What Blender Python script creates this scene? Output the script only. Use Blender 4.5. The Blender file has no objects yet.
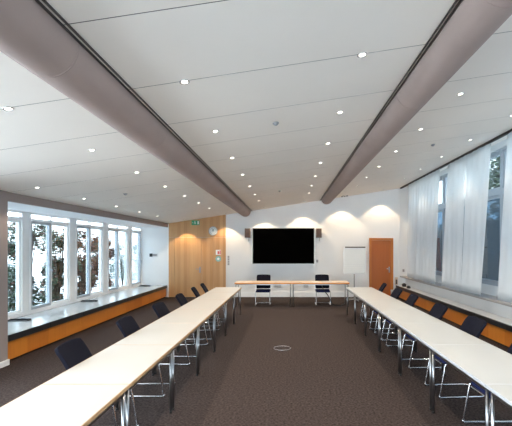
import bpy, bmesh, math, random
from mathutils import Vector, Matrix
random.seed(7)
C = bpy.context.scene.collection
PI = math.pi
ORD = ['first','second','third','fourth','fifth','sixth','seventh','eighth','ninth','tenth']

# ------------------------------------------------------------------ materials
def mat(name, col, rough=.5, metal=0., spec=.5, var=0., vscale=8., bump=0., bscale=60., stretch=(1,1,1), col2=None):
    m = bpy.data.materials.new(name); m.use_nodes = True
    nt = m.node_tree; b = nt.nodes['Principled BSDF']
    b.inputs['Base Color'].default_value = (*col, 1)
    b.inputs['Roughness'].default_value = rough
    b.inputs['Metallic'].default_value = metal
    b.inputs['Specular IOR Level'].default_value = spec
    tc = nt.nodes.new('ShaderNodeTexCoord'); mp = nt.nodes.new('ShaderNodeMapping')
    mp.inputs['Scale'].default_value = stretch
    nt.links.new(tc.outputs['Object'], mp.inputs['Vector'])
    n = nt.nodes.new('ShaderNodeTexNoise'); n.inputs['Scale'].default_value = vscale
    n.inputs['Detail'].default_value = 5
    nt.links.new(mp.outputs['Vector'], n.inputs['Vector'])
    r = nt.nodes.new('ShaderNodeValToRGB')
    if col2 is None:
        col2 = tuple(min(1, c*(1+var)) for c in col); col1 = tuple(c*(1-var) for c in col)
    else: col1 = col
    r.color_ramp.elements[0].color = (*col1, 1); r.color_ramp.elements[1].color = (*col2, 1)
    r.color_ramp.elements[0].position = .3; r.color_ramp.elements[1].position = .7
    nt.links.new(n.outputs['Fac'], r.inputs['Fac'])
    nt.links.new(r.outputs['Color'], b.inputs['Base Color'])
    if bump:
        n2 = nt.nodes.new('ShaderNodeTexNoise'); n2.inputs['Scale'].default_value = bscale
        nt.links.new(mp.outputs['Vector'], n2.inputs['Vector'])
        bp = nt.nodes.new('ShaderNodeBump'); bp.inputs['Strength'].default_value = bump
        bp.inputs['Distance'].default_value = .01
        nt.links.new(n2.outputs['Fac'], bp.inputs['Height'])
        nt.links.new(bp.outputs['Normal'], b.inputs['Normal'])
    return m

def boards(name, ca, cb, width, rough=.4, grain=.18):
    """veneer: vertical boards along X with a grain running in Z"""
    m = bpy.data.materials.new(name); m.use_nodes = True
    nt = m.node_tree; b = nt.nodes['Principled BSDF']; b.inputs['Roughness'].default_value = rough
    tc = nt.nodes.new('ShaderNodeTexCoord'); sx = nt.nodes.new('ShaderNodeSeparateXYZ')
    nt.links.new(tc.outputs['Object'], sx.inputs[0])
    d = nt.nodes.new('ShaderNodeMath'); d.operation = 'DIVIDE'; d.inputs[1].default_value = width
    ad = nt.nodes.new('ShaderNodeMath'); ad.operation = 'ADD'
    nt.links.new(sx.outputs['X'], ad.inputs[0]); nt.links.new(sx.outputs['Y'], ad.inputs[1])
    nt.links.new(ad.outputs[0], d.inputs[0])
    fl = nt.nodes.new('ShaderNodeMath'); fl.operation = 'FLOOR'; nt.links.new(d.outputs[0], fl.inputs[0])
    wn = nt.nodes.new('ShaderNodeTexWhiteNoise'); wn.noise_dimensions = '1D'; nt.links.new(fl.outputs[0], wn.inputs['W'])
    mp = nt.nodes.new('ShaderNodeMapping'); mp.inputs['Scale'].default_value = (30, 30, 1.2)
    nt.links.new(tc.outputs['Object'], mp.inputs['Vector'])
    n = nt.nodes.new('ShaderNodeTexNoise'); n.inputs['Scale'].default_value = 1.5; n.inputs['Detail'].default_value = 6
    nt.links.new(mp.outputs['Vector'], n.inputs['Vector'])
    m1 = nt.nodes.new('ShaderNodeMath'); m1.operation = 'MULTIPLY'; m1.inputs[1].default_value = 1-grain
    m2 = nt.nodes.new('ShaderNodeMath'); m2.operation = 'MULTIPLY_ADD'; m2.inputs[1].default_value = grain*2
    nt.links.new(wn.outputs['Value'], m1.inputs[0]); nt.links.new(n.outputs['Fac'], m2.inputs[0]); nt.links.new(m1.outputs[0], m2.inputs[2])
    r = nt.nodes.new('ShaderNodeValToRGB')
    r.color_ramp.elements[0].color = (*ca, 1); r.color_ramp.elements[1].color = (*cb, 1)
    nt.links.new(m2.outputs[0], r.inputs['Fac']); nt.links.new(r.outputs['Color'], b.inputs['Base Color'])
    return m

def emis(name, col, s):
    m = bpy.data.materials.new(name); m.use_nodes = True
    b = m.node_tree.nodes['Principled BSDF']
    b.inputs['Base Color'].default_value = (*col, 1)
    b.inputs['Emission Color'].default_value = (*col, 1); b.inputs['Emission Strength'].default_value = s
    return m

def glassm(name, tint, gl=.06, rough=0.0, frost=0.0):
    m = bpy.data.materials.new(name); m.use_nodes = True
    nt = m.node_tree; nt.nodes.clear()
    o = nt.nodes.new('ShaderNodeOutputMaterial'); mx = nt.nodes.new('ShaderNodeMixShader')
    t = nt.nodes.new('ShaderNodeBsdfTransparent'); t.inputs[0].default_value = (*tint, 1)
    g = nt.nodes.new('ShaderNodeBsdfGlossy'); g.inputs['Roughness'].default_value = .02
    fr = nt.nodes.new('ShaderNodeFresnel'); fr.inputs[0].default_value = 1.45
    ge = nt.nodes.new('ShaderNodeNewGeometry'); io = nt.nodes.new('ShaderNodeMath'); io.operation = 'MULTIPLY_ADD'
    io.inputs[1].default_value = 1/1.45-1.45; io.inputs[2].default_value = 1.45
    nt.links.new(ge.outputs['Backfacing'], io.inputs[0]); nt.links.new(io.outputs[0], fr.inputs[0])
    ml = nt.nodes.new('ShaderNodeMath'); ml.operation = 'MULTIPLY'; ml.inputs[1].default_value = gl/.08
    nt.links.new(fr.outputs[0], ml.inputs[0]); ml.use_clamp = True
    nt.links.new(ml.outputs[0], mx.inputs[0])
    src = t
    if frost:
        m2 = nt.nodes.new('ShaderNodeMixShader'); m2.inputs[0].default_value = frost
        tl = nt.nodes.new('ShaderNodeBsdfTranslucent'); tl.inputs[0].default_value = (.95, .97, 1, 1)
        nt.links.new(t.outputs[0], m2.inputs[1]); nt.links.new(tl.outputs[0], m2.inputs[2]); src = m2
    nt.links.new(src.outputs[0], mx.inputs[1]); nt.links.new(g.outputs[0], mx.inputs[2])
    nt.links.new(mx.outputs[0], o.inputs[0])
    return m

def clothm(name, col, tr=.35, alpha=.12):
    m = bpy.data.materials.new(name); m.use_nodes = True
    nt = m.node_tree; nt.nodes.clear()
    o = nt.nodes.new('ShaderNodeOutputMaterial'); mx = nt.nodes.new('ShaderNodeMixShader'); m2 = nt.nodes.new('ShaderNodeMixShader')
    d = nt.nodes.new('ShaderNodeBsdfDiffuse'); t = nt.nodes.new('ShaderNodeBsdfTranslucent'); tp = nt.nodes.new('ShaderNodeBsdfTransparent')
    tc = nt.nodes.new('ShaderNodeTexCoord'); n = nt.nodes.new('ShaderNodeTexNoise'); n.inputs['Scale'].default_value = 3
    nt.links.new(tc.outputs['Object'], n.inputs['Vector'])
    r = nt.nodes.new('ShaderNodeValToRGB'); r.color_ramp.elements[0].color = (*[c*.95 for c in col], 1); r.color_ramp.elements[1].color = (*col, 1)
    nt.links.new(n.outputs['Fac'], r.inputs['Fac'])
    nt.links.new(r.outputs[0], d.inputs[0]); nt.links.new(r.outputs[0], t.inputs[0])
    mx.inputs[0].default_value = tr; m2.inputs[0].default_value = alpha
    nt.links.new(d.outputs[0], mx.inputs[1]); nt.links.new(t.outputs[0], mx.inputs[2])
    nt.links.new(mx.outputs[0], m2.inputs[1]); nt.links.new(tp.outputs[0], m2.inputs[2])
    nt.links.new(m2.outputs[0], o.inputs[0])
    return m

M = dict(
 white=mat('wall_white_paint', (.86,.87,.88), .7, var=.015, vscale=2, bump=.05),
 bay=mat('bay_white_paint', (.90,.92,.94), .6, var=.01, vscale=2),
 ceil=mat('ceiling_panel_white', (.93,.875,.815), .8, spec=.2, var=.02, vscale=.8, bump=.03),
 taupe=mat('taupe_wall_tone', (.31,.265,.255), .6, var=.03, vscale=2, bump=.05),  # one even taupe tone for near wall and header
 duct=mat('duct_taupe_fabric', (.37,.285,.26), .65, spec=.3, var=.06, vscale=1.5, bump=.05, bscale=30),
 carpet=mat('carpet_grey_brown', (.017,.0135,.0135), .95, spec=.1, col2=(.078,.061,.059), vscale=38, bump=.8, bscale=200),
 maple=boards('maple_veneer', (.46,.22,.072), (.66,.385,.175), .12, .38, .3),
 cherry=boards('cherry_veneer_front', (.52,.145,.018), (.70,.245,.035), .6, .35, .35),
 cherrydoor=boards('cherry_veneer_door', (.36,.080,.010), (.50,.135,.018), .5, .4, .35),
 cherryframe=boards('cherry_veneer_frame', (.44,.13,.018), (.58,.19,.03), .5, .4, .3),
 beech=mat('beech_edge_wood', (.50,.33,.18), .45, var=.15, vscale=10, stretch=(20,1,1)),
 beechtop=mat('pale_beech_laminate', (.72,.57,.45), .4, var=.06, vscale=6, stretch=(1,14,1)),
 orange=mat('orange_wood_edge', (.62,.25,.05), .4, var=.12, vscale=8, stretch=(1,14,14)),
 laminate=mat('white_laminate', (.455,.475,.48), .32, spec=.45, var=.01, vscale=3),
 edge_w=mat('pale_edge_banding', (.55,.58,.62), .4, var=.03),
 chrome=mat('chrome_tube', (.62,.63,.66), .14, metal=1, var=.02),
 steel=mat('table_steel_tube', (.34,.35,.37), .28, metal=1, var=.05),
 dark=mat('black_plastic', (.012,.012,.014), .4, var=.1),
 slot=mat('dark_slot_metal', (.045,.038,.035), .5, var=.1),
 navy=mat('navy_seat_fabric', (.016,.022,.085), .9, spec=.2, var=.2, vscale=90, bump=.5, bscale=300),
 black=mat('black_back_fabric', (.006,.007,.015), .9, spec=.12, var=.25, vscale=90, bump=.5, bscale=300),
 stone=mat('pale_stone_sill', (.50,.53,.55), .15, spec=.6, var=.04, vscale=14),
 stoner=mat('pale_stone_bench', (.70,.73,.75), .35, var=.04, vscale=14),
 beige=mat('beige_grey_sill', (.42,.39,.37), .4, var=.05),
 slate=mat('black_sill_edge', (.018,.02,.023), .3, var=.25, vscale=20),
 frame=mat('window_frame_white', (.92,.94,.95), .35, var=.01),
 gframe=mat('window_frame_grey', (.44,.48,.53), .4, var=.03),
 screen=mat('black_display_screen', (.001,.001,.001), .5, spec=.0, var=.1),
 alu=mat('silver_bezel', (.60,.58,.54), .35, metal=.7, var=.03),
 spk=mat('speaker_taupe_grille', (.16,.135,.12), .7, var=.1, vscale=200, bump=.3),
 paper=mat('flipchart_paper', (.84,.84,.81), .6, var=.01),
 brown=mat('dark_brown_bar', (.10,.06,.045), .5, var=.1),
 green=mat('exit_green', (.02,.33,.15), .5, var=.03),
 signw=mat('sign_white', (.85,.88,.86), .5, var=.01),
 red=mat('sign_red', (.62,.05,.04), .5, var=.03),
 teal=mat('sign_teal', (.25,.50,.47), .45, var=.03),
 plas=mat('white_switch_plastic', (.70,.71,.72), .4, var=.02),
 pgrey=mat('grey_plastic', (.34,.34,.35), .5, var=.05),
 bounce_ground=mat('whitened_gravel_outside', (.78,.79,.80), .9, var=.1, vscale=20),  # gravel whitened to bounce daylight up to the ceiling
 leafg=mat('leaf_green', (.03,.055,.035), .6, col2=(.12,.17,.10), vscale=4),
 leafr=mat('leaf_rust', (.08,.035,.03), .6, col2=(.26,.12,.09), vscale=4),
 leafp=mat('leaf_pale_haze', (.16,.19,.19), .6, col2=(.40,.44,.44), vscale=4),  # haze put into the leaf colour, softens contrast with the sky
 leafd=mat('leaf_dark', (.003,.007,.006), .6, col2=(.014,.026,.018), vscale=4),
 bark=mat('bark', (.07,.055,.045), .9, var=.3, vscale=20),
 lamp=emis('downlight_glow', (1,.93,.80), 3.5),
 glass=glassm('clear_window_glass', (.93,.97,.98), .05),
 glasst=glassm('view_dimming_window_glass', (.50,.55,.57), .05),  # glass colour darkened to dim the over-bright view outside
 glassd=glassm('tinted_window_glass', (.13,.19,.24), .09, frost=.03),
 frost=glassm('frosted_strip_glass', (.55,.58,.60), .04, frost=.3),
 curtain=clothm('sheer_white_curtain', (.92,.94,.95), .50, .05),
)

# ------------------------------------------------------------------ mesh builder
class MB:
    def __init__(s): s.bm = bmesh.new()
    def box(s, x0, x1, y0, y1, z0, z1, mi=0, rot=None):
        vs = [s.bm.verts.new(Vector(p)) for p in
              [(x0,y0,z0),(x1,y0,z0),(x1,y1,z0),(x0,y1,z0),(x0,y0,z1),(x1,y0,z1),(x1,y1,z1),(x0,y1,z1)]]
        if rot:
            for v in vs: v.co = rot @ v.co
        for f in [(0,3,2,1),(4,5,6,7),(0,1,5,4),(1,2,6,5),(2,3,7,6),(3,0,4,7)]:
            s.bm.faces.new([vs[i] for i in f]).material_index = mi
        return s
    def rbox(s, x0, x1, y0, y1, z0, z1, r=.01, seg=2):
        b = bmesh.new(); t = MB(); t.bm.free(); t.bm = b; t.box(x0,x1,y0,y1,z0,z1)
        bmesh.ops.bevel(b, geom=list(b.edges), offset=r, segments=seg, affect='EDGES', profile=.5)
        me = bpy.data.meshes.new('tmp'); b.to_mesh(me); b.free(); s.bm.from_mesh(me); bpy.data.meshes.remove(me)
        return s
    def prism(s, pts, axis, a, b_):
        """polygon of 2D points extruded along an axis (0,1,2)"""
        def P(p, t):
            q = list(p); q.insert(axis, t); return Vector(q)
        A = [s.bm.verts.new(P(p, a)) for p in pts]; B = [s.bm.verts.new(P(p, b_)) for p in pts]
        n = len(pts)
        s.bm.faces.new(A[::-1]); s.bm.faces.new(B)
        for i in range(n): s.bm.faces.new([A[i], A[(i+1)%n], B[(i+1)%n], B[i]])
        return s
    def tube(s, pts, r, n=10, closed=False, caps=True):
        pts = [Vector(p) for p in pts]; L = len(pts)
        rr = r if isinstance(r, (list, tuple)) else [r]*L
        up = None; rings = []
        for i, p in enumerate(pts):
            if closed: d = (pts[(i+1)%L]-pts[i-1]).normalized()
            elif i == 0: d = (pts[1]-p).normalized()
            elif i == L-1: d = (p-pts[i-1]).normalized()
            else: d = ((p-pts[i-1]).normalized()+(pts[i+1]-p).normalized()).normalized()
            if up is None:
                up = Vector((0,0,1)) if abs(d.z) < .9 else Vector((1,0,0))
            a = (up - d*up.dot(d)).normalized(); up = a; b = d.cross(a)
            rings.append([s.bm.verts.new(p + (a*math.cos(t)+b*math.sin(t))*rr[i]) for t in [2*PI*k/n for k in range(n)]])
        for i in range(L if closed else L-1):
            A, B = rings[i], rings[(i+1)%L]
            for k in range(n):
                f = s.bm.faces.new([A[k], A[(k+1)%n], B[(k+1)%n], B[k]]); f.smooth = True
        if caps and not closed:
            s.bm.faces.new(rings[0][::-1]); s.bm.faces.new(rings[-1])
        return s
    def ring(s, c, R, r, axis=2, n=32, m=8):
        pts = []
        for k in range(n):
            t = 2*PI*k/n; p = [R*math.cos(t), R*math.sin(t)]; p.insert(axis, 0); pts.append(Vector(c)+Vector(p))
        return s.tube(pts, r, m, closed=True)
    def disc(s, c, R, h, axis=2, n=28):
        c = Vector(c); e = [0,0,0]; e[axis] = h/2; e = Vector(e)
        return s.tube([c-e, c+e], R, n)
    def grid(s, fn, nu, nv, th=0, nrm=None):
        """closed slab: fn(u,v)->(point, normal); thickness th"""
        F = [[None]*(nv+1) for _ in range(nu+1)]; B = [[None]*(nv+1) for _ in range(nu+1)]
        for i in range(nu+1):
            for j in range(nv+1):
                p, n = fn(i/nu, j/nv); p = Vector(p); n = Vector(n)
                F[i][j] = s.bm.verts.new(p+n*th/2); B[i][j] = s.bm.verts.new(p-n*th/2)
        for i in range(nu):
            for j in range(nv):
                s.bm.faces.new([F[i][j],F[i+1][j],F[i+1][j+1],F[i][j+1]]).smooth = True
                s.bm.faces.new([B[i][j],B[i][j+1],B[i+1][j+1],B[i+1][j]]).smooth = True
        for i in range(nu):
            s.bm.faces.new([F[i][0],B[i][0],B[i+1][0],F[i+1][0]]); s.bm.faces.new([F[i][nv],F[i+1][nv],B[i+1][nv],B[i][nv]])
        for j in range(nv):
            s.bm.faces.new([F[0][j],F[0][j+1],B[0][j+1],B[0][j]]); s.bm.faces.new([F[nu][j],B[nu][j],B[nu][j+1],F[nu][j+1]])
        return s
    def build(s, name, m, parent=None, loc=None, fix=True):
        if fix: bmesh.ops.recalc_face_normals(s.bm, faces=list(s.bm.faces))
        me = bpy.data.meshes.new(name); s.bm.to_mesh(me); s.bm.free()
        for x in (m if isinstance(m, (list, tuple)) else [m]): me.materials.append(x)
        o = bpy.data.objects.new(name, me); C.objects.link(o)
        if loc: o.location = loc
        if parent: o.parent = parent
        return o

def tag(o, label=None, cat=None, group=None, kind=None):
    if label: o['label'] = label
    if cat: o['category'] = cat
    if group: o['group'] = group
    if kind: o['kind'] = kind
    return o
def thing(name, label, cat, loc=(0,0,0), rz=0, group=None):
    o = bpy.data.objects.new(name, None); C.objects.link(o); o.empty_display_size = .1
    o.location = loc; o.rotation_euler = (0,0,rz)
    return tag(o, label, cat, group)
def struct(o, label, cat='wall'): return tag(o, label, cat, None, 'structure')
def dup(root, loc, rz, label):
    r = root.copy(); C.objects.link(r); r.location = loc; r.rotation_euler = (0,0,rz); r['label'] = label
    for ch in list(root.children):
        c = ch.copy(); C.objects.link(c); c.parent = r
        for g in ch.children:
            d = g.copy(); C.objects.link(d); d.parent = c
    return r
def arc(pts, rad, n=5):
    """round the corners of a polyline"""
    pts = [Vector(p) for p in pts]; out = [pts[0]]
    for i in range(1, len(pts)-1):
        p = pts[i]; a = (pts[i-1]-p); b = (pts[i+1]-p)
        r = min(rad, a.length*.45, b.length*.45); A = p+a.normalized()*r; B = p+b.normalized()*r
        for k in range(n+1):
            t = k/n; out.append(A*(1-t)**2 + p*2*t*(1-t) + B*t*t)
    out.append(pts[-1]); return out

# ------------------------------------------------------------------ dimensions
H = 1.85; YB = 14.8; YF = -4.0
S = .152; Z0 = H+1.54
def cz(x): return Z0 + S*x
TILT = math.atan(S)
XL = -5.4; XH = -4.42; XR = 4.5

# ------------------------------------------------------------------ setting
struct(MB().box(-5.6, 4.75, YF-.2, YB+.2, -.12, 0).build('floor', M['carpet']), 'dark grey brown carpet covering the whole floor', 'floor')
# ceiling: tilted panels with open joints
b = MB(); rot = Matrix.Translation((0,0,Z0)) @ Matrix.Rotation(-TILT, 4, 'Y')
y = YF
seams = []
k = 3.39
while k > YF: k -= .985
while k < YB: 
    k += .985; seams.append(k)
edges = [YF] + [q for q in seams if YF < q < YB] + [YB+.1]
c_ = 1/math.cos(TILT)
for a, e in zip(edges[:-1], edges[1:]):
    b.box((XH-.02)*c_, (XR+.3)*c_, a+.0045, e-.0045, 0, .03, 0, rot)
b.box((XH-.02)*c_, (XR+.3)*c_, YF, YB+.1, .0008, .1, 1, rot)
struct(b.build('ceiling', [M['ceil'], M['slot']]), 'sloping pale ceiling of wide panels with thin joints', 'ceiling')
# back wall
b = MB(); b.prism([(XL-.2,0),(XR+.2,0),(XR+.2,cz(XR+.2)+.05),(XH,cz(XH)+.05),(XL-.2,cz(XH)+.05)], 1, YB, YB+.2)
struct(b.build('wall_back', M['white']), 'white far wall behind the display')
# unseen wall behind the camera, two openings added to let daylight in
b = MB()
b.box(-5.6, 4.75, YF-.2, YF, 0, .3)
b.box(-5.6, -4.1, YF-.2, YF, .3, 2.6); b.box(-.1, .1, YF-.2, YF, .3, 2.6); b.box(4.3, 4.75, YF-.2, YF, .3, 2.6)
b.prism([(-5.6,2.6),(4.75,2.6),(4.75,cz(4.75)+.05),(XH,cz(XH)+.05),(-5.6,cz(XH)+.05)], 1, YF-.2, YF)
struct(b.build('wall_front', M['white']), 'white wall behind the viewpoint')
# left: near wall with an added unseen opening, header, soffit, bay wall
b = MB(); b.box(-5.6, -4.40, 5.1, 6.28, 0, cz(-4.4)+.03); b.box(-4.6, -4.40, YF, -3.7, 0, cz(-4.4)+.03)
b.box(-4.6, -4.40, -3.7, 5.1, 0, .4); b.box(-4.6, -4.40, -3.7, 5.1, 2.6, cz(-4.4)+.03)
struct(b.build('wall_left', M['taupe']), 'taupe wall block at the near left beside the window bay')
w = thing('window_20', 'long unseen window added for daylight in the left wall beside the viewpoint', 'window', (-4.5, .7, .4)); w['kind'] = 'structure'  # unseen window, added so daylight reaches the ceiling
b = MB()
for k in range(9): b.box(-4.54, -4.46, -3.7+1.1*k-.03, -3.7+1.1*k+.03, .4, 2.6)
b.box(-4.54, -4.46, -3.7, 5.1, .4, .46).box(-4.54, -4.46, -3.7, 5.1, 2.54, 2.6)
b.build('window_frame', M['frame'], w, (4.5, -.7, -.4))
MB().box(-4.505, -4.495, -3.7, 5.1, .46, 2.54).build('window_pane', M['glass'], w, (4.5, -.7, -.4))
struct(MB().rbox(-4.40, -4.375, YF, 6.29, 0, .09, .004).build('baseboard_left', M['frame']), 'white skirting along the foot of the taupe wall', 'baseboard')
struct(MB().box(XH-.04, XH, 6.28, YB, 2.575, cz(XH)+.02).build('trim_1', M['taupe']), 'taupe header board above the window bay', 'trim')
struct(MB().box(XL-.2, XH-.04, 6.28, YB, 2.575, 2.75).build('trim_2', M['bay']), 'white soffit over the window bay', 'trim')
b = MB(); b.box(XL-.2, XL, 6.28, YB, 0, .46); b.box(XL-.2, XL, 6.28, 6.42, .46, 2.575)
struct(b.build('wall_bay', M['bay']), 'low white wall below the left windows')
# left windows
WZ0, WZ1, WZ2 = .46, 2.43, 2.575
def casement(parent, y0, y1, z0, z1, x, fr=.05, m=None, depth=.06, gl=None):
    b = MB(); m = m or M['gframe']
    b.box(x-depth/2, x+depth/2, y0, y0+fr, z0, z1).box(x-depth/2, x+depth/2, y1-fr, y1, z0, z1)
    b.box(x-depth/2, x+depth/2, y0+fr, y1-fr, z0, z0+fr).box(x-depth/2, x+depth/2, y0+fr, y1-fr, z1-fr, z1)
    f = b.build('window_frame', m, parent)
    MB().box(x-.006, x+.006, y0+fr-.004, y1-fr+.004, z0+fr-.004, z1-fr+.004).build('window_pane', gl or M['glasst'], parent)
    return f
def cas_handle(parent, x, y, z):
    b = MB(); b.rbox(x, x+.02, y-.012, y+.012, z-.04, z+.04, .004).tube(arc([(x+.02,y,z),(x+.045,y,z),(x+.045,y,z-.11)], .015), .008, 8)
    return b.build('window_handle', M['gframe'], parent)
units = [(6.42, 8.18, 8.40), (8.40, 9.95, 10.22), (10.22, 11.76, 12.03), (12.03, 13.60, 13.84), (13.84, 14.8, None)]
wn = 0
for i, (ya, yb, yc) in enumerate(units):
    wn += 1
    w = thing('window_%d' % wn, 'tall window unit in the left bay, %s from the near end' % ORD[i], 'window', (XL-.1, (ya+yb)/2, WZ0))
    w['kind'] = 'structure'
    ox = -(XL-.1); 
    def L(o): o.location = (ox, -(ya+yb)/2, -WZ0); return o
    mid = ya + .77 if i < 4 else yb-.03
    xg = XL-.09
    L(casement(w, ya+.03, mid-.02, WZ0+.06, WZ1-.03, xg+.03, .055, M['gframe'], .07))
    L(w.children[-1])
    for ch in w.children: L(ch)
    if i < 4:
        casement(w, mid+.03, yb-.01, WZ0+.06, WZ1-.03, xg, .045, M['frame'], .06)
        for ch in w.children: L(ch)
    L(cas_handle(w, xg+.065, mid-.05, 1.35))
    b = MB(); b.box(XL-.15, XL-.02, ya, yb, WZ0, WZ0+.06).box(XL-.15, XL-.02, ya, yb, WZ1-.03, WZ1+.02)
    b.box(XL-.15, XL-.02, ya, yb, WZ2-.03, WZ2); b.box(XL-.16, XL-.01, ya-.0, ya+.03, WZ0+.06, WZ2-.03)
    b.box(XL-.14, XL-.03, mid-.02, mid+.03, WZ0+.06, WZ2-.03)
    if yc: b.box(XL-.17, XL-.03, yb, yc, WZ0, WZ2)
    L(b.build('mullion', M['frame'], w))
    L(MB().box(xg-.006, xg+.006, ya+.03, yb, WZ1+.02, WZ2-.03).build('fanlight_pane', M['frost'], w))

# right: window wall with openings, ledge, apron
b = MB()
RB, RT = 1.0, 3.95
b.box(4.34, XR+.2, -3.2, YB, 0, .74)
b.box(XR, XR+.2, -3.2, YB, .74, RB)
b.box(XR, XR+.2, YF, -3.2, 0, cz(XR)); b.box(XR, XR+.2, 13.4, YB, RB, cz(XR))
b.prism([(XR,RT),(XR+.2,RT),(XR+.2,cz(XR+.2)+.02),(XR,cz(XR)+.02)], 1, -3.2, 13.4)
struct(b.build('wall_right', M['white']), 'white right hand wall around the curtained windows')
struct(MB().rbox(4.14, XR, -3.2, YB-.01, .742, .785, .006).rbox(4.132, 4.15, -3.2, YB-.01, .735, .772, .003).build('trim_3', M['beige']), 'long white window board below the curtains', 'trim')
struct(MB().rbox(4.10, 4.16, YB-.03, YB, .8, cz(4.1), .004).build('trim_4', M['white']), 'narrow white corner post at the right end of the far wall', 'trim')
mull = [13.4-.0, 11.7, 10.1, 8.5, 6.9, 5.3, 3.7, 2.1, .5, -1.1, -3.2]  # windows nearer than the last curtain are unseen, added for daylight
for i in range(len(mull)-1):
    wn += 1; y1, y0 = mull[i], mull[i+1]
    w = thing('window_%d' % wn, 'tall window behind the right hand curtains, %s from the far end' % ORD[i], 'window', (XR, (y0+y1)/2, RB)); w['kind'] = 'structure'
    xg = XR+.1
    casement(w, y0+.05, y1-.05, RB+.05, 2.97, xg, .06, M['gframe'], .08, M['glassd'])
    casement(w, y0+.05, y1-.05, 3.09, RT-.05, xg, .06, M['gframe'], .08)
    MB().box(XR+.03, XR+.18, y0-.05, y0+.05, RB, RT).box(XR+.03, XR+.18, y0+.05, y1-.05, 2.97, 3.09)\
        .box(XR+.03, XR+.18, y0+.05, y1-.05, RB, RB+.05).box(XR+.03, XR+.18, y0+.05, y1-.05, RT-.05, RT).build('mullion', M['gframe'], w)
    for ch in w.children: ch.location = (-XR, -(y0+y1)/2, -RB)
# unseen windows added behind the camera to light the ceiling
for x0, x1 in ((-4.1,-.1),(.1,4.3)):
    wn += 1
    w = thing('window_%d' % wn, 'wide unseen window added for daylight behind the viewpoint, %s side' % ('left' if x0 < 0 else 'right'), 'window', ((x0+x1)/2, YF-.1, .3)); w['kind'] = 'structure'
    b = MB(); n = 3; st = (x1-x0)/n
    for k in range(n+1): b.box(x0+k*st-.03, x0+k*st+.03, YF-.14, YF-.06, .3, 2.6)
    b.box(x0, x1, YF-.14, YF-.06, .3, .36).box(x0, x1, YF-.14, YF-.06, 2.54, 2.6)
    b.build('window_frame', M['frame'], w, (-(x0+x1)/2, -YF+.1, -.3))
    MB().box(x0, x1, YF-.104, YF-.096, .36, 2.54).build('window_pane', M['glass'], w, (-(x0+x1)/2, -YF+.1, -.3))

# maple panelling with its door
XW0, XW1 = XH-.02, -2.30
b = MB(); yp = YB-.035
b.prism([(XW0,2.21),(XW1,2.21),(XW1,cz(XW1)),(XW0,cz(XW0))], 1, yp, YB)
b.box(XW0, -4.20, yp, YB, 0, 2.205)
b.box(-2.755, XW1, yp, YB, 0, 2.205)
struct(b.build('trim_5', M['maple']), 'maple veneer panelling around the double door', 'trim')
d = thing('door_1', 'maple veneer double door flush in the wood panelling', 'door', (-3.48, YB, 0)); d['kind'] = 'structure'
MB().rbox(-4.194, -3.186, yp+.004, YB-.002, .008, 2.203, .003).build('door_leaf', M['maple'], d, (3.48, -YB, 0))
MB().rbox(-3.180, -2.760, yp+.004, YB-.002, .008, 2.203, .003).build('door_leaf', M['maple'], d, (3.48, -YB, 0))
b = MB(); hx = -3.25
b.rbox(hx-.025, hx+.025, yp-.012, yp+.003, .90, 1.12, .004).tube(arc([(hx,yp-.01,1.04),(hx,yp-.06,1.04),(hx-.14,yp-.06,1.04)], .02), .011, 8)
b.disc((hx, yp-.014, .95), .014, .012, 1, 14)
b.build('door_handle', M['steel'], d, (3.48, -YB, 0))
struct(MB().rbox(XW0-.02, XW0+.04, YB-.06, YB-.036, .0, cz(XW0)-.02, .004).build('trim_6', M['bay']), 'narrow pale post between bay and wood panelling', 'trim')
# right door
d = thing('door_2', 'orange brown cherry door with matching frame in the white wall', 'door', (3.44, YB, 0)); d['kind'] = 'structure'
dl = (-3.44, -YB, 0)
b = MB(); b.box(3.0, 3.08, YB-.06, YB, 0, 2.18).box(3.80, 3.88, YB-.06, YB, 0, 2.18).box(3.08, 3.80, YB-.06, YB, 2.10, 2.18)
b.build('door_frame', M['cherryframe'], d, dl)
MB().rbox(3.083, 3.797, YB-.03, YB-.002, .01, 2.097, .003).build('door_leaf', M['cherrydoor'], d, dl)
b = MB(); hx = 3.74; q = YB-.03
b.rbox(hx-.022, hx+.022, q-.01, q+.002, .90, 1.12, .004).tube(arc([(hx,q-.01,1.05),(hx,q-.055,1.05),(hx-.13,q-.055,1.05)], .02), .011, 8)
b.build('door_handle', M['chrome'], d, dl)
struct(MB().rbox(XW1, 3.0, YB-.02, YB, 0, .19, .004).build('baseboard_back', M['bay']), 'white skirting board along the far wall', 'baseboard')
struct(MB().rbox(3.88, 4.0, YB-.02, YB, 0, .10, .004).build('baseboard_corner', M['bay']), 'short white skirting right of the cherry door', 'baseboard')

# ------------------------------------------------------------------ window benches
def bench(label, x0, x1, side, y0, y1, orange_top, joint):
    xf = x1 if side < 0 else x0                      # room-side face
    t = thing('window_bench', label, 'bench', (xf, (y0+y1)/2, 0)); o = (-xf, -(y0+y1)/2, 0)
    sg = 1 if side < 0 else -1
    a, bb = sorted((x0 if side < 0 else x1, xf-sg*.03))
    MB().box(a, bb, y0, y1, .405, .442).build('stone_top', M['stone' if side < 0 else 'stoner'], t, o)
    e = MB(); k = y0; n = max(1, round((y1-y0)/joint)); st = (y1-y0)/n
    for i in range(n):
        p, q = sorted((xf-sg*.03, xf)); e.rbox(p, q, y0+i*st+.004, y0+(i+1)*st-.004, .338, .442, .003)
    e.build('edge_band', M['slate'], t, o)
    f = MB()
    for i in range(n):
        p, q = sorted((xf-sg*.06, xf-sg*.035)); f.box(p, q, y0+i*st+.002, y0+(i+1)*st-.002, .035, .40)
    f.build('front_panel', M['cherry'], t, o)
    p, q = sorted((xf-sg*.12, xf-sg*.10)); MB().box(p, q, y0, y1, 0, .1).build('plinth', M['dark'], t, o)
    return t
bench('long window bench on the left with stone top and orange veneer front', XL, -4.45, -1, 6.29, YB-.07, 0, 1.2)
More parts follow.
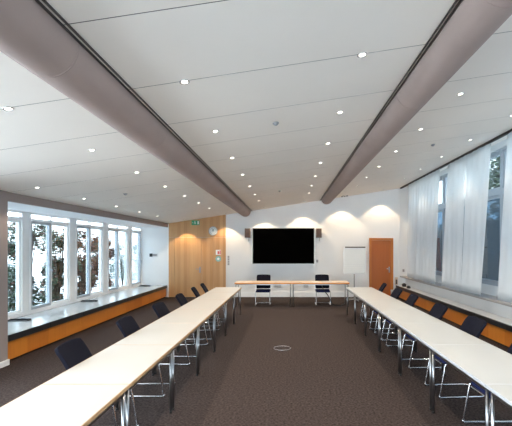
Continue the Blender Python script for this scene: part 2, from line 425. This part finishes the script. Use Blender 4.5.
bench('long window bench on the right below the curtains, orange veneer front', 3.97, 4.335, 1, 1.0, YB-.05, 0, 1.27)
# black shallow trays on the left sill
for i, (ty, rz, lb) in enumerate([(7.62,.10,'nearest the taupe wall'), (10.3,.12,'at the middle windows'), (14.3,.05,'beside the far end wall')]):
    b = MB(); w_ = .19
    b.rbox(-w_, w_, -.05, .05, 0, .012, .004); b.rbox(-w_, w_, .04, .052, .008, .035, .003)
    b.rbox(-w_, -w_+.02, -.05, .05, .008, .03, .003); b.rbox(w_-.02, w_, -.05, .05, .008, .03, .003)
    o = b.build('black_tray', M['dark']); o.location = (-5.12, ty, .443); o.rotation_euler = (0,0,rz)
    tag(o, 'flat black tray lying on the left window bench, '+lb, 'tray', 'black trays on the left bench')

# ------------------------------------------------------------------ ducts
for sgn, xc, lb in ((1, -1.56, 'left'), (-1, 1.412, 'right')):
    R = .20; zc = cz(xc)
    t = thing('air_duct', 'long round taupe duct along the ceiling, the %s of two' % lb, 'duct', (xc, YB/2, zc), 0, None)
    o = (-xc, -YB/2, -zc)
    b = MB(); n = 36; y0, y1 = YF+.01, YB-.10
    ys = [y0]; 
    while ys[-1]+.4 < y1-.15: ys.append(ys[-1]+.4)
    pts = [(xc, q, zc) for q in ys] + [(xc, y1-.12, zc), (xc, y1-.06, zc), (xc, y1-.02, zc), (xc, y1, zc)]
    rr = [R]*(len(ys)+1) + [R*.97, R*.9, R*.78]
    b.tube(pts, rr, n); b.build('duct_body', M['duct'], t, o)
    for q in [1.9*k-1.2 for k in range(9)]: MB().tube([(xc, q-.006, zc), (xc, q+.006, zc)], R+.0015, n).build('joint_band', M['duct'], t, o)
    b = MB()
    xe = xc + sgn*R                      # room-centre side
    for k, (p, q) in enumerate(((.004, .016), (.036, .048))):
        a, c2 = sorted((xe+sgn*p, xe+sgn*q)); zz = cz((a+c2)/2)
        b.box(a, c2, y0, YB-.02, zz-.014, zz-.004)
    b.build('slot_rail', M['slot'], t, o)

# ------------------------------------------------------------------ ceiling fittings
cols = [-3.95, -2.38, -.88, .63, 2.09, 3.53]
cname = ['by the window bay','left of the left duct','right of the left duct','left of the right duct','right of the right duct','next to the curtains']
rows = [1.95, 3.40, 4.85, 6.30, 7.75, 9.2, 10.65, 12.1, 14.3]
proto = None
spot = bpy.data.lights.new('downlight_beam', 'SPOT'); spot.energy = 24; spot.color = (1,.82,.62)
spot.spot_size = math.radians(100); spot.spot_blend = .35; spot.shadow_soft_size = .04
soft = spot.copy(); soft.energy = 9
wash = bpy.data.lights.new('wall_washer_beam', 'SPOT'); wash.energy = 26; wash.color = (1,.74,.46)
wash.spot_size = math.radians(94); wash.spot_blend = .22; wash.shadow_soft_size = .03
for ci, x in enumerate(cols):
    for ri, y in enumerate(rows):
        if ri == 8: xx = [-3.72,-2.25,-.86,.58,1.98,3.42][ci]
        else: xx = x
        z = cz(xx)
        if ri == 8: lb = 'wall washing downlight before the far wall, %s from the left' % ORD[ci]
        else: lb = 'small recessed downlight in the row %s, %s from the viewer' % (cname[ci], ORD[ri])
        if ri:
            if proto is None:
                proto = thing('ceiling_light', lb, 'ceiling light', (xx,y,z), 0, 'recessed downlights in the ceiling')
                proto.rotation_euler = (0,-TILT,0)
                MB().ring((0,0,-.003), .038, .006, 2, 24, 6).build('trim_ring', M['chrome'], proto)
                MB().disc((0,0,-.002), .024, .006, 2, 20).build('lamp_lens', M['lamp'], proto)
            else:
                t = dup(proto, (xx,y,z), 0, lb); t.rotation_euler = (0,-TILT,0)
        lo = bpy.data.objects.new('downlight_beam', wash if ri == 8 else (soft if ci in (0,5) else spot)); C.objects.link(lo)
        lo.location = (xx, y, z-.03)
for i, (x, y, lb) in enumerate([(-.15,4.88,'over the aisle, nearer the viewer'), (-.22,10.7,'over the aisle, farther away'), (2.77,7.65,'near the curtains'), (-3.2,7.87,'near the window bay')]):
    t = thing('smoke_detector', 'small grey ceiling detector '+lb, 'detector', (x,y,cz(x)), 0, 'ceiling detectors'); t.rotation_euler = (0,-TILT,0)
    MB().disc((0,0,-.008), .038, .014, 2, 24).build('detector_base', M['pgrey'], t)
    MB().tube([(0,0,-.014),(0,0,-.028),(0,0,-.036)], [.028,.024,.010], 18).build('detector_head', M['pgrey'], t)
t = thing('ceiling_outlet', 'two small dark outlets on the ceiling close to the far wall', 'outlet', (2.05,14.5,cz(2.05))); t.rotation_euler = (0,-TILT,0)
for dx in (-.09,.0,.09): MB().disc((dx,0,-.015), .03, .03, 2, 16).build('outlet_nozzle', M['slot'], t)

# ------------------------------------------------------------------ curtains
panels = [(13.7,12.83,13.45,12.62,'short far panel beside the corner'), (12.77,10.8,12.57,10.9,'wide panel left of the far window gap'),
          (10.3,9.22,10.39,9.27,'panel just right of the far window gap'), (9.225,8.12,9.28,8.29,'panel just left of the near window gap'),
          (7.52,6.2,7.63,6.2,'panel right of the near window gap, cut by the frame edge'), (6.1,4.6,6.1,4.6,'panel beyond the right frame edge')]
XCT, XCB = 4.12, 4.02
for i, (ta, tb, ba, bb_, lb) in enumerate(panels):
    zt = cz(XCT)-.045; zb = .845
    b = MB(); ph = random.uniform(0, 6); nf = 1.0/.28
    def fn(u, v, ta=ta, tb=tb, ba=ba, bb_=bb_, ph=ph):
        y = (ba+(bb_-ba)*u)*(1-v) + (ta+(tb-ta)*u)*v
        x = XCB+(XCT-XCB)*v
        w = (.004+.007*v)*math.sin(2*PI*(y*nf)+ph) + .010*math.sin(2*PI*y*1.3+ph*2+v*2.)*(1-v*.5)
        edge = math.exp(-u*12)+math.exp(-(1-u)*12)
        return (x+w-.02*edge*(1-v), y, zb+(zt-zb)*v), (1, 0, 0)
    b.grid(fn, 48, 18, .004)
    o = b.build('curtain', M['curtain'])
    tag(o, 'sheer white curtain, '+lb, 'curtain', 'sheer curtains on the right')
b = MB(); rz_ = cz(XCT)
b.box(XCT-.035, XCT-.012, -3, 14.6, rz_-.045, rz_-.008).box(XCT+.012, XCT+.035, -3, 14.6, rz_-.04, rz_)
b.box(XCT-.035, XCT+.035, -3, 14.6, rz_-.012, rz_-.006)
tag(b.build('curtain_rail', M['slot']), 'dark curtain rail running along the right edge of the ceiling', 'curtain rail')

# ------------------------------------------------------------------ tables
TZ = .75
def table_proto(w, l, top_m, edge_m, name, th=.028, eth=None, legin=.035, label='', cat='table', group=None):
    """length l along local Y, width w along local X; origin at floor centre"""
    t = thing(name, label, cat, (0,0,0), 0, group)
    MB().rbox(-w/2+.004, w/2-.004, -l/2+.004, l/2-.004, TZ-th, TZ, .002, 1).build('tabletop', top_m, t)
    e = MB(); et = eth or th
    e.box(-w/2, -w/2+.005, -l/2, l/2, TZ-et-.001, TZ-.001).box(w/2-.005, w/2, -l/2, l/2, TZ-et-.001, TZ-.001)
    e.box(-w/2+.005, w/2-.005, -l/2, -l/2+.005, TZ-et-.001, TZ-.001).box(-w/2+.005, w/2-.005, l/2-.005, l/2, TZ-et-.001, TZ-.001)
    e.build('edge_strip', edge_m, t)
    lx, ly = w/2-legin, l/2-.04
    f = MB()
    for s in (-1,1):
        f.box(s*(lx)-.010, s*(lx)+.010, -ly, ly, TZ-th-.045, TZ-th-.004)
        f.box(-lx, lx, s*ly-.010, s*ly+.010, TZ-th-.045, TZ-th-.004)
    f.build('under_frame', M['steel'], t)
    for sx in (-1,1):
        for sy in (-1,1):
            lg = MB().tube([(sx*lx,sy*ly,.022),(sx*lx,sy*ly,TZ-th-.003)], .0145, 14).build('leg', M['steel'], t)
            MB().tube([(sx*lx,sy*ly,0),(sx*lx,sy*ly,.022)], .0165, 14).build('foot_cap', M['dark'], lg)
    return t
W, LT = .705, 1.29
def rowlab(side, i):
    return 'white topped meeting table in the %s row, %s' % (side, ['at the far end','second from the far end','third from the far end','in the middle, fourth from either end','third from the near end','second from the near end','nearest the viewer'][i])
pl = table_proto(W, LT-.006, M['laminate'], M['beech'], 'meeting_table', label=rowlab('left',0), group='meeting tables in two long rows')
pr = table_proto(W, LT-.006, M['laminate'], M['edge_w'], 'meeting_table', label=rowlab('right',0), group='meeting tables in two long rows')
for side, pt, xc in (('left', pl, -1.27-W/2), ('right', pr, 1.585+W/2)):
    for i in range(7):
        loc = (xc, 10.95-LT*(i+.5), 0)
        if i == 0: pt.location = loc
        else: dup(pt, loc, 0, rowlab(side, i))
hd = table_proto(.70, 1.77, M['beechtop'], M['orange'], 'head_table', .03, .045, label='orange edged head table below the display, left half', group='head tables')
hd.location = (-.765, 12.68, 0); hd.rotation_euler = (0,0,PI/2)
dup(hd, (1.012, 12.68, 0), PI/2, 'orange edged head table below the display, right half with papers on it')

# ------------------------------------------------------------------ chairs (facing local +X)
def chair_proto(label):
    t = thing('cantilever_chair', label, 'chair', (0,0,0), 0, 'navy cantilever chairs')
    # seat cushion: waterfall front
    def seat(u, v):
        x = -.20+.43*u; y = (-.215+.43*v)
        z = .452 - .015*math.sin(PI*min(1,u*1.2))*math.sin(PI*v) - .03*max(0,(u-.8)/.2)**2
        return (x, y*(1-.05*max(0,(.15-u)/.15)), z), (0,0,1)
    o = MB().grid(seat, 14, 12, .045).build('seat', M['navy'], t)
    bv = o.modifiers.new('soft', 'BEVEL'); bv.width = .014; bv.segments = 3; bv.limit_method = 'ANGLE'; bv.angle_limit = 1.0
    def back(u, v):
        z = .50+.435*v
        x = -.12-.19*v**1.7 + .03*((2*u-1)**2)
        hw = .228*(1-.06*max(0,(v-.88)/.12)**3 - .08*max(0,(.15-v)/.15)**2)
        s = .19*1.7*max(v,.01)**.7/.435
        return (x, (2*u-1)*hw, z - .012*((2*u-1)**4)*v), Vector((1,0,s)).normalized()
    o = MB().grid(back, 14, 12, .038).build('backrest', M['black'], t)
    bv = o.modifiers.new('soft', 'BEVEL'); bv.width = .012; bv.segments = 3; bv.limit_method = 'ANGLE'; bv.angle_limit = 1.0
    r = .0115
    for s in (-1,1):
        y = s*.225
        MB().tube(arc([(.20,y,.425),(.235,y,.42),(.305,y,.05),(.31,y,.032)], .05), r, 10).build('leg', M['chrome'], t)
        MB().tube(arc([(.20,y,.425),(-.165,y,.425),(-.175,y,.58),(-.19,y*.99,.68)], .06), r, 10).build('back_upright', M['chrome'], t)
    b = MB().tube(arc([(.31,-.225,.035),(.31,-.225,.012),(-.26,-.225,.012),(-.26,.225,.012),(.31,.225,.012),(.31,.225,.035)], .05, 6), r, 10)
    b.build('floor_runner', M['chrome'], t)
    MB().tube([(.16,-.225,.425),(.16,.225,.425)], .009, 8).tube([(-.10,-.225,.425),(-.10,.225,.425)], .009, 8).build('seat_frame', M['chrome'], t)
    return t
ch = None
def place(x, y, rz, lb):
    global ch
    if ch is None:
        ch = chair_proto(lb); ch.location = (x,y,0); ch.rotation_euler = (0,0,rz)
    else: dup(ch, (x,y,0), rz, lb)
for i, (y, rz) in enumerate([(3.85,.03),(5.15,.0),(6.5,-.04),(7.75,.03),(9.05,.12),(10.0,.10)]):
    place(-1.835 - (0,0,.01,0,.03,.03)[i], y, rz, 'navy chair with chrome runners behind the left table row, %s from the viewer' % ORD[i])
for i, (y, rz) in enumerate([(3.98,PI),(5.12,PI+.05),(6.32,PI+.02),(7.66,PI-.03),(8.75,PI+.03),(10.05,PI-.1)]):
    place(2.15 - (0,0,0,.005,.0,.0)[i], y, rz, 'navy chair with chrome runners behind the right table row, %s from the viewer' % ORD[i])
place(-.80, 12.93, -PI/2, 'navy chair at the left half of the head table')
place(1.12, 12.95, -PI/2, 'navy chair at the right half of the head table')

# ------------------------------------------------------------------ things on and around the head table
o = MB().rbox(-.16,.16,-.11,.11,0,.018,.004).build('laptop', M['alu']); o.location = (1.22,12.62,TZ); o.rotation_euler=(0,0,.1)
tag(o, 'closed silver laptop lying on the right head table', 'laptop')
o = MB().rbox(-.10,.10,-.14,.14,0,.006,.001).build('notepad', M['paper']); o.location = (.86,12.55,TZ); o.rotation_euler=(0,0,.2)
tag(o, 'white notepad lying left of the laptop on the head table', 'notepad')
pts = arc([(1.08,12.95,.70),(1.10,12.70,.52),(1.30,12.62,.28),(1.40,12.6,.02),(1.62,12.6,.012),(1.95,13.1,.012),(2.05,14.0,.012)], .25, 8)
tag(MB().tube(pts, .014, 8).build('power_cable', M['dark']), 'thick black cable hanging from the head table to the floor', 'cable')

# display
t = thing('wall_display', 'large black flat display mounted on the far wall', 'display', (-.17, YB, 1.23)); o = (.17, -YB, -1.23)
x0, x1, z0, z1 = -1.30, .965, 1.235, 2.54
MB().rbox(x0, x1, YB-.10, YB-.03, z0, z1, .006).build('casing', M['dark'], t, o)
MB().box(x0+.02, x1-.02, YB-.104, YB-.0995, z0+.02, z1-.015).build('screen', M['screen'], t, o)
b = MB(); b.box(x0-.012, x0, YB-.11, YB-.04, z0, z1).box(x1, x1+.02, YB-.11, YB-.04, z0, z1).box(x0-.012, x1+.02, YB-.11, YB-.04, z1, z1+.014).box(x0-.012, x1+.02, YB-.11, YB-.04, z0-.012, z0)
b.build('bezel', M['alu'], t, o)
MB().box(-.6, .3, YB-.03, YB, 1.6, 2.2).build('wall_mount', M['dark'], t, o)
for x, lb in ((-1.48,'left'),(1.13,'right')):
    t = thing('wall_speaker', 'small taupe loudspeaker on the wall %s of the display' % lb, 'speaker', (x, YB, 2.19), 0, 'speakers beside the display')
    MB().rbox(-.10,.10,-.22,-.06,0,.34,.012).build('cabinet', M['spk'], t)
    MB().rbox(-.085,.085,-.228,-.219,.015,.325,.003).build('grille', M['brown'], t)
    MB().box(-.03,.03,-.06,0,.10,.24).tube(arc([(0.03,-.02,.1),(0.03,-.04,-.06),(0.03,-.005,-.12)], .04), .014, 8).build('bracket', M['alu'], t)
# switches, sockets
def plate(x, z, w, h, lb, n=1, name='wall_switch', y=YB, vertical=True):
    t = thing(name, lb, 'switch' if 'switch' in name else 'socket', (x, y, z))
    MB().rbox(-w/2, w/2, -.012, 0, -h/2, h/2, .002).build('cover_plate', M['plas'], t)
    for k in range(n):
        zc = (k-(n-1)/2)*h/n
        MB().rbox(-w*.35, w*.35, -.018, -.011, zc-h/n*.35, zc+h/n*.35, .002).build('rocker', M['pgrey'], t)
plate(-2.20, 1.35, .08, .36, 'tall strip of white switches beside the wood panelling', 4)
plate(1.08, 1.33, .09, .12, 'small white switch right of the display lower corner', 1)
plate(-4.94, 1.55, .26, .11, 'grey control plate on the bay end wall', 1)
o = MB().rbox(-.05,.05,-.035,0,-.06,.06,.004).build('thermostat', M['dark']); o.location=(-5.06,YB-.012,1.55)
tag(o, 'small dark control box on the bay end wall', 'thermostat')
plate(-.38, .40, .35, .10, 'white wall socket strip behind the left head chair', 3, 'wall_socket')
plate(.66, .40, .22, .10, 'white wall socket strip between the two head chairs', 2, 'wall_socket')
plate(4.27, .98+.0, .09, .12, 'small white switch in the far right corner above the bench', 1)
t = thing('wall_intercom', 'narrow beige intercom on the wall right of the cherry door', 'intercom', (4.0, YB, .45))
MB().rbox(-.05,.05,-.05,0,0,.28,.006).build('housing', M['beechtop'], t); MB().rbox(-.03,.03,-.062,-.049,.03,.20,.004).build('receiver', M['brown'], t)
o = MB().tube([(0,0,0),(0,0,.30)], [.10,.125], 20).build('waste_bin', M['pgrey']); o.location = (3.83,14.45,0)
tag(o, 'round grey waste bin on the carpet right of the cherry door', 'bin')
for i, (x, y, w, h) in enumerate([(4.12,14.2,.12,.10),(4.10,13.6,.10,.07)]):
    o = MB().rbox(-w/2,w/2,-.07,.07,0,h,.01).rbox(-w/3,w/3,-.04,.04,h-.004,h+.02,.006).build('black_device', M['dark']); o.location=(x,y,.443)
    tag(o, 'small black device on the right bench, %s the corner' % ('nearest' if i == 0 else 'a step before'), 'device')

# clock
t = thing('wall_clock', 'round white wall clock with grey rim on the wood panelling', 'clock', (-2.76, yp, 2.44))
MB().disc((0,-.02,0), .150, .04, 1, 36).build('clock_face', M['signw'], t)
MB().ring((0,-.025,0), .152, .018, 1, 40, 8).build('clock_rim', M['pgrey'], t)
b = MB()
for k in range(12):
    a = k*PI/6; b.box(-.006 if k%3 else -.009, .006 if k%3 else .009, -.043, -.039, .105, .132, 0, Matrix.Rotation(a, 4, 'Y'))
b.build('hour_marks', M['dark'], t)
MB().box(-.008,.008,-.048,-.044,-.02,.08, 0, Matrix.Rotation(math.radians(25), 4, 'Y')).build('hour_hand', M['dark'], t)
MB().box(-.006,.006,-.053,-.049,-.02,.115, 0, Matrix.Rotation(math.radians(-20), 4, 'Y')).build('minute_hand', M['dark'], t)
# exit sign: running figure, arrow, door
t = thing('exit_sign', 'green running figure exit sign hanging at the top of the wood panelling', 'sign', (-3.40, yp-.02, 2.66))
MB().rbox(-.145,.145,-.05,-.0,0,.165,.004).build('sign_box', M['green'], t)
b = MB(); q0, q1 = -.053, -.0505
b.box(.075,.125,q0,q1,.025,.14)                                                # door
b.tube([(-.02,-.052,.135),(-.02,-.051,.135)], .014, 12)
def limb(p, q, w=.012):
    p = Vector((p[0],0,p[1])); q = Vector((q[0],0,q[1])); d = (q-p).normalized(); n_ = Vector((-d.z,0,d.x))*w/2
    b.prism([((p+n_).x,(p+n_).z),((q+n_).x,(q+n_).z),((q-n_).x,(q-n_).z),((p-n_).x,(p-n_).z)], 1, q0, q1)
limb((-.022,.118),(-.012,.075),.022); limb((-.012,.078),(.015,.055)); limb((.015,.055),(.010,.025)); limb((-.014,.078),(-.03,.045)); limb((-.03,.045),(-.06,.04))
limb((-.02,.112),(.012,.095)); limb((-.022,.112),(-.045,.092))
limb((-.125,.082),(-.085,.082),.012); limb((-.085,.082),(-.1,.10),.010); limb((-.085,.082),(-.1,.064),.010)
b.build('pictogram', M['signw'], t)
# fire sign + round plate
t = thing('fire_sign', 'square white and red fire notice on the wood panelling', 'sign', (-2.57, yp, 1.56))
MB().rbox(-.095,.095,-.008,0,0,.185,.002).build('sign_plate', M['signw'], t)
b = MB(); b.rbox(-.03,.03,-.011,-.0085,.03,.12,.002).box(-.012,.012,-.011,-.0085,.12,.145).box(-.05,-.012,-.011,-.0085,.13,.142).box(.045,.085,-.011,-.0085,.02,.165)
b.build('extinguisher_pictogram', M['red'], t)
t = thing('round_sign', 'round teal sign with pale centre below the fire notice', 'sign', (-2.57, yp, 1.415))
MB().disc((0,-.006,0), .105, .012, 1, 32).build('sign_plate', M['teal'], t); MB().disc((0,-.014,0), .045, .006, 1, 24).build('sign_centre', M['signw'], t)

# flipchart
t = thing('flipchart', 'white flipchart on a single pole stand beside the cherry door', 'flipchart', (2.30, 13.85, 0))
MB().rbox(-.385,.385,-.02,.0,.92,1.84,.006).build('board', M['frame'], t, (0,0,0))
b = MB(); b.box(-.365,.365,-.026,-.021,.94,1.80); b.build('paper_pad', M['paper'], t)
b = MB()
for k in range(4): b.box(-.36,.36,-.0272,-.0262,1.02+k*.075,1.024+k*.075)
b.build('ruled_lines', M['plas'], t)
MB().rbox(-.33,.37,-.045,-.02,1.82,1.86,.004).build('clamp_bar', M['brown'], t)
MB().tube([(0,.02,.04),(0,.02,1.2)], .022, 12).build('pole', M['pgrey'], t)
b = MB()
for k in range(5):
    a = 2*PI*k/5; b.tube([(0,.02,.05),(.32*math.cos(a),.02+.32*math.sin(a),.02)], [.018,.012], 8)
b.build('star_base', M['pgrey'], t)
# floor socket
t = thing('floor_socket', 'round metal rimmed socket lid sunk in the carpet of the aisle', 'floor socket', (-.105,7.3,0))
MB().ring((0,0,.004), .155, .007, 2, 40, 6).build('rim', M['chrome'], t)
MB().disc((0,0,.0025), .148, .005, 2, 36).build('lid', M['carpet'], t)

# ------------------------------------------------------------------ outdoors
g = MB().box(-40, XL-.22, -12, 60, -.35, -.25).box(-5.6, 4.7, -20, YF-.22, -.35, -.25).box(XL-.22, -4.62, YF, 5.08, -.35, -.25).box(XR+.22, 30, -12, 45, -.35, -.25).build('outdoor_ground', M['bounce_ground'])
struct(g, 'pale gravel ground outside the windows, whitened to bounce daylight indoors', 'ground')
def shrub(name, lb, loc, rx, ry, h, m, nleaf, cat, group, size=.055, trunk=0., seed=1):
    rnd = random.Random(seed); t = thing(name, lb, cat, loc, 0, group)
    b = MB()
    for k in range(7):
        a = rnd.uniform(0, 2*PI); r = rnd.uniform(.2,.8)
        b.tube([(0,0,0),(rx*r*.4*math.cos(a),ry*r*.4*math.sin(a),h*.45),(rx*r*math.cos(a),ry*r*math.sin(a),h*.9)], [.03,.018,.006], 5)
    b.build('stem', M['bark'], t)
    b = MB()
    blobs = [(rnd.uniform(-.6,.6)*rx, rnd.uniform(-.6,.6)*ry, rnd.uniform(trunk+.12,.86)*h, rnd.uniform(.28,.5)) for _ in range(26)]
    for k in range(nleaf):
        bx, by, bz, br = rnd.choice(blobs)
        d = Vector((rnd.gauss(0,1), rnd.gauss(0,1), rnd.gauss(0,1))).normalized()*br*rnd.uniform(.3,1)
        p = Vector((bx+d.x*rx*1.1, by+d.y*ry*1.1, max(.02, bz+d.z*min(rx,ry,h*.5))))
        s = size*rnd.uniform(.6,1.3)
        q = Matrix.Rotation(rnd.uniform(0,2*PI),3,'Z') @ Matrix.Rotation(rnd.uniform(-1.2,1.2),3,'X')
        vs = [b.bm.verts.new(p + q @ Vector(v)*s) for v in ((-1,0,0),(0,-.45,.1),(1,0,0),(0,.45,.1))]
        b.bm.faces.new(vs).material_index = 1 if (isinstance(m, list) and rnd.random() < .3) else 0
    b.build('foliage', m, t, fix=False)
    return t
gname = 'shrubs outside the left windows'
for i, (x, y, rx, ry, h, m, lb) in enumerate([
    (-7.3, 9.9, .6, .7, 2.9, [M['leafg'],M['leafp']], 'green bushy shrub outside the nearest left pane'),
    (-7.5, 11.45, .6, .8, 3.1, [M['leafg'],M['leafr']], 'tall green shrub outside the first left casement'),
    (-7.5, 13.05, .6, .8, 3.0, [M['leafg'],M['leafr']], 'green and rust shrub outside the pane after the first casement'),
    (-7.5, 14.65, .6, .8, 3.1, [M['leafr'],M['leafg']], 'rust tinged shrub outside the second left casement'),
    (-7.6, 16.35, .6, .8, 2.9, [M['leafr'],M['leafd']], 'rust red shrub outside the pane after the second casement'),
    (-8.9, 21.5, .8, 1.0, 2.7, [M['leafp'],M['leafg']], 'pale haze toned shrub outside the third left casement'),
    (-9.4, 25.5, .8, 1.2, 2.7, [M['leafp'],M['leafp']], 'pale haze toned shrub outside the farthest left casement')]):
    shrub('garden_shrub', lb, (x,y,-.25), rx, ry, h, m, 7500 if i < 5 else 2600, 'shrub', gname, .06, -.1, 11+i)
# right side: hedge far low and a tree whose crown shows through the upper pane
for i, (y) in enumerate([9, 13, 17, 21, 25]):
    shrub('dark_hedge_bush', 'dark hedge bush outside the right windows, %s from the viewer' % ORD[i], (8.2+.1*i,y,-.25), 1.5, 1.9, 3.6, [M['leafd'],M['leafg']], 5200, 'hedge', 'dark bushes outside the right windows', .13, 0, 40+i)
for (x, y, lb, sd) in ((12.2,21.5,'leafy tree crown seen through the upper pane of the near right gap',61),):
    shrub('garden_tree', lb, (x,y,-.25), 1.8, 2.0, 8.0, [M['leafg'],M['leafp']], 9000, 'tree', None, .13, .35, sd)

# ------------------------------------------------------------------ world + portals + camera
w = bpy.data.worlds.new('overcast_sky'); bpy.context.scene.world = w; w.use_nodes = True
nt = w.node_tree; bg = nt.nodes['Background']
tc = nt.nodes.new('ShaderNodeTexCoord'); sp = nt.nodes.new('ShaderNodeSeparateXYZ'); rp = nt.nodes.new('ShaderNodeValToRGB')
nt.links.new(tc.outputs['Generated'], sp.inputs[0]); nt.links.new(sp.outputs['Z'], rp.inputs['Fac']); nt.links.new(rp.outputs[0], bg.inputs[0])
rp.color_ramp.elements[0].color = (.93,.965,1,1); rp.color_ramp.elements[1].color = (.80,.90,1,1)
bg.inputs[1].default_value = 4.0
def portal(loc, rot, sx, sy):
    l = bpy.data.lights.new('window_portal', 'AREA'); l.shape = 'RECTANGLE'; l.size = sx; l.size_y = sy; l.cycles.is_portal = True
    o = bpy.data.objects.new('window_portal', l); C.objects.link(o); o.location = loc; o.rotation_euler = rot
portal((XL-.21, 10.6, 1.54), (0,-PI/2,0), 2.2, 8.4)
portal((XR+.21, 5.1, 2.47), (0,PI/2,0), 3.0, 16.6)
portal((.1, YF-.21, 1.45), (PI/2,0,0), 8.4, 2.3)
portal((-4.62, .7, 1.5), (0,-PI/2,0), 2.2, 8.8)

cam = bpy.data.cameras.new('camera'); co = bpy.data.objects.new('camera', cam); C.objects.link(co)
co.location = (0,0,H); co.rotation_euler = (PI/2,0,0)
cam.sensor_width = 36; cam.sensor_fit = 'HORIZONTAL'; cam.lens = 400/512*36
cam.shift_x = -32/512; cam.shift_y = 34/512; cam.clip_start = .05
sc = bpy.context.scene; sc.camera = co
sc.view_settings.view_transform = 'Standard'; sc.view_settings.look = 'None'
sc.view_settings.gamma = 1; sc.view_settings.use_curve_mapping = False
sc.view_settings.exposure = 1.68
sc.cycles.max_bounces = 10; sc.cycles.diffuse_bounces = 6; sc.cycles.transparent_max_bounces = 16
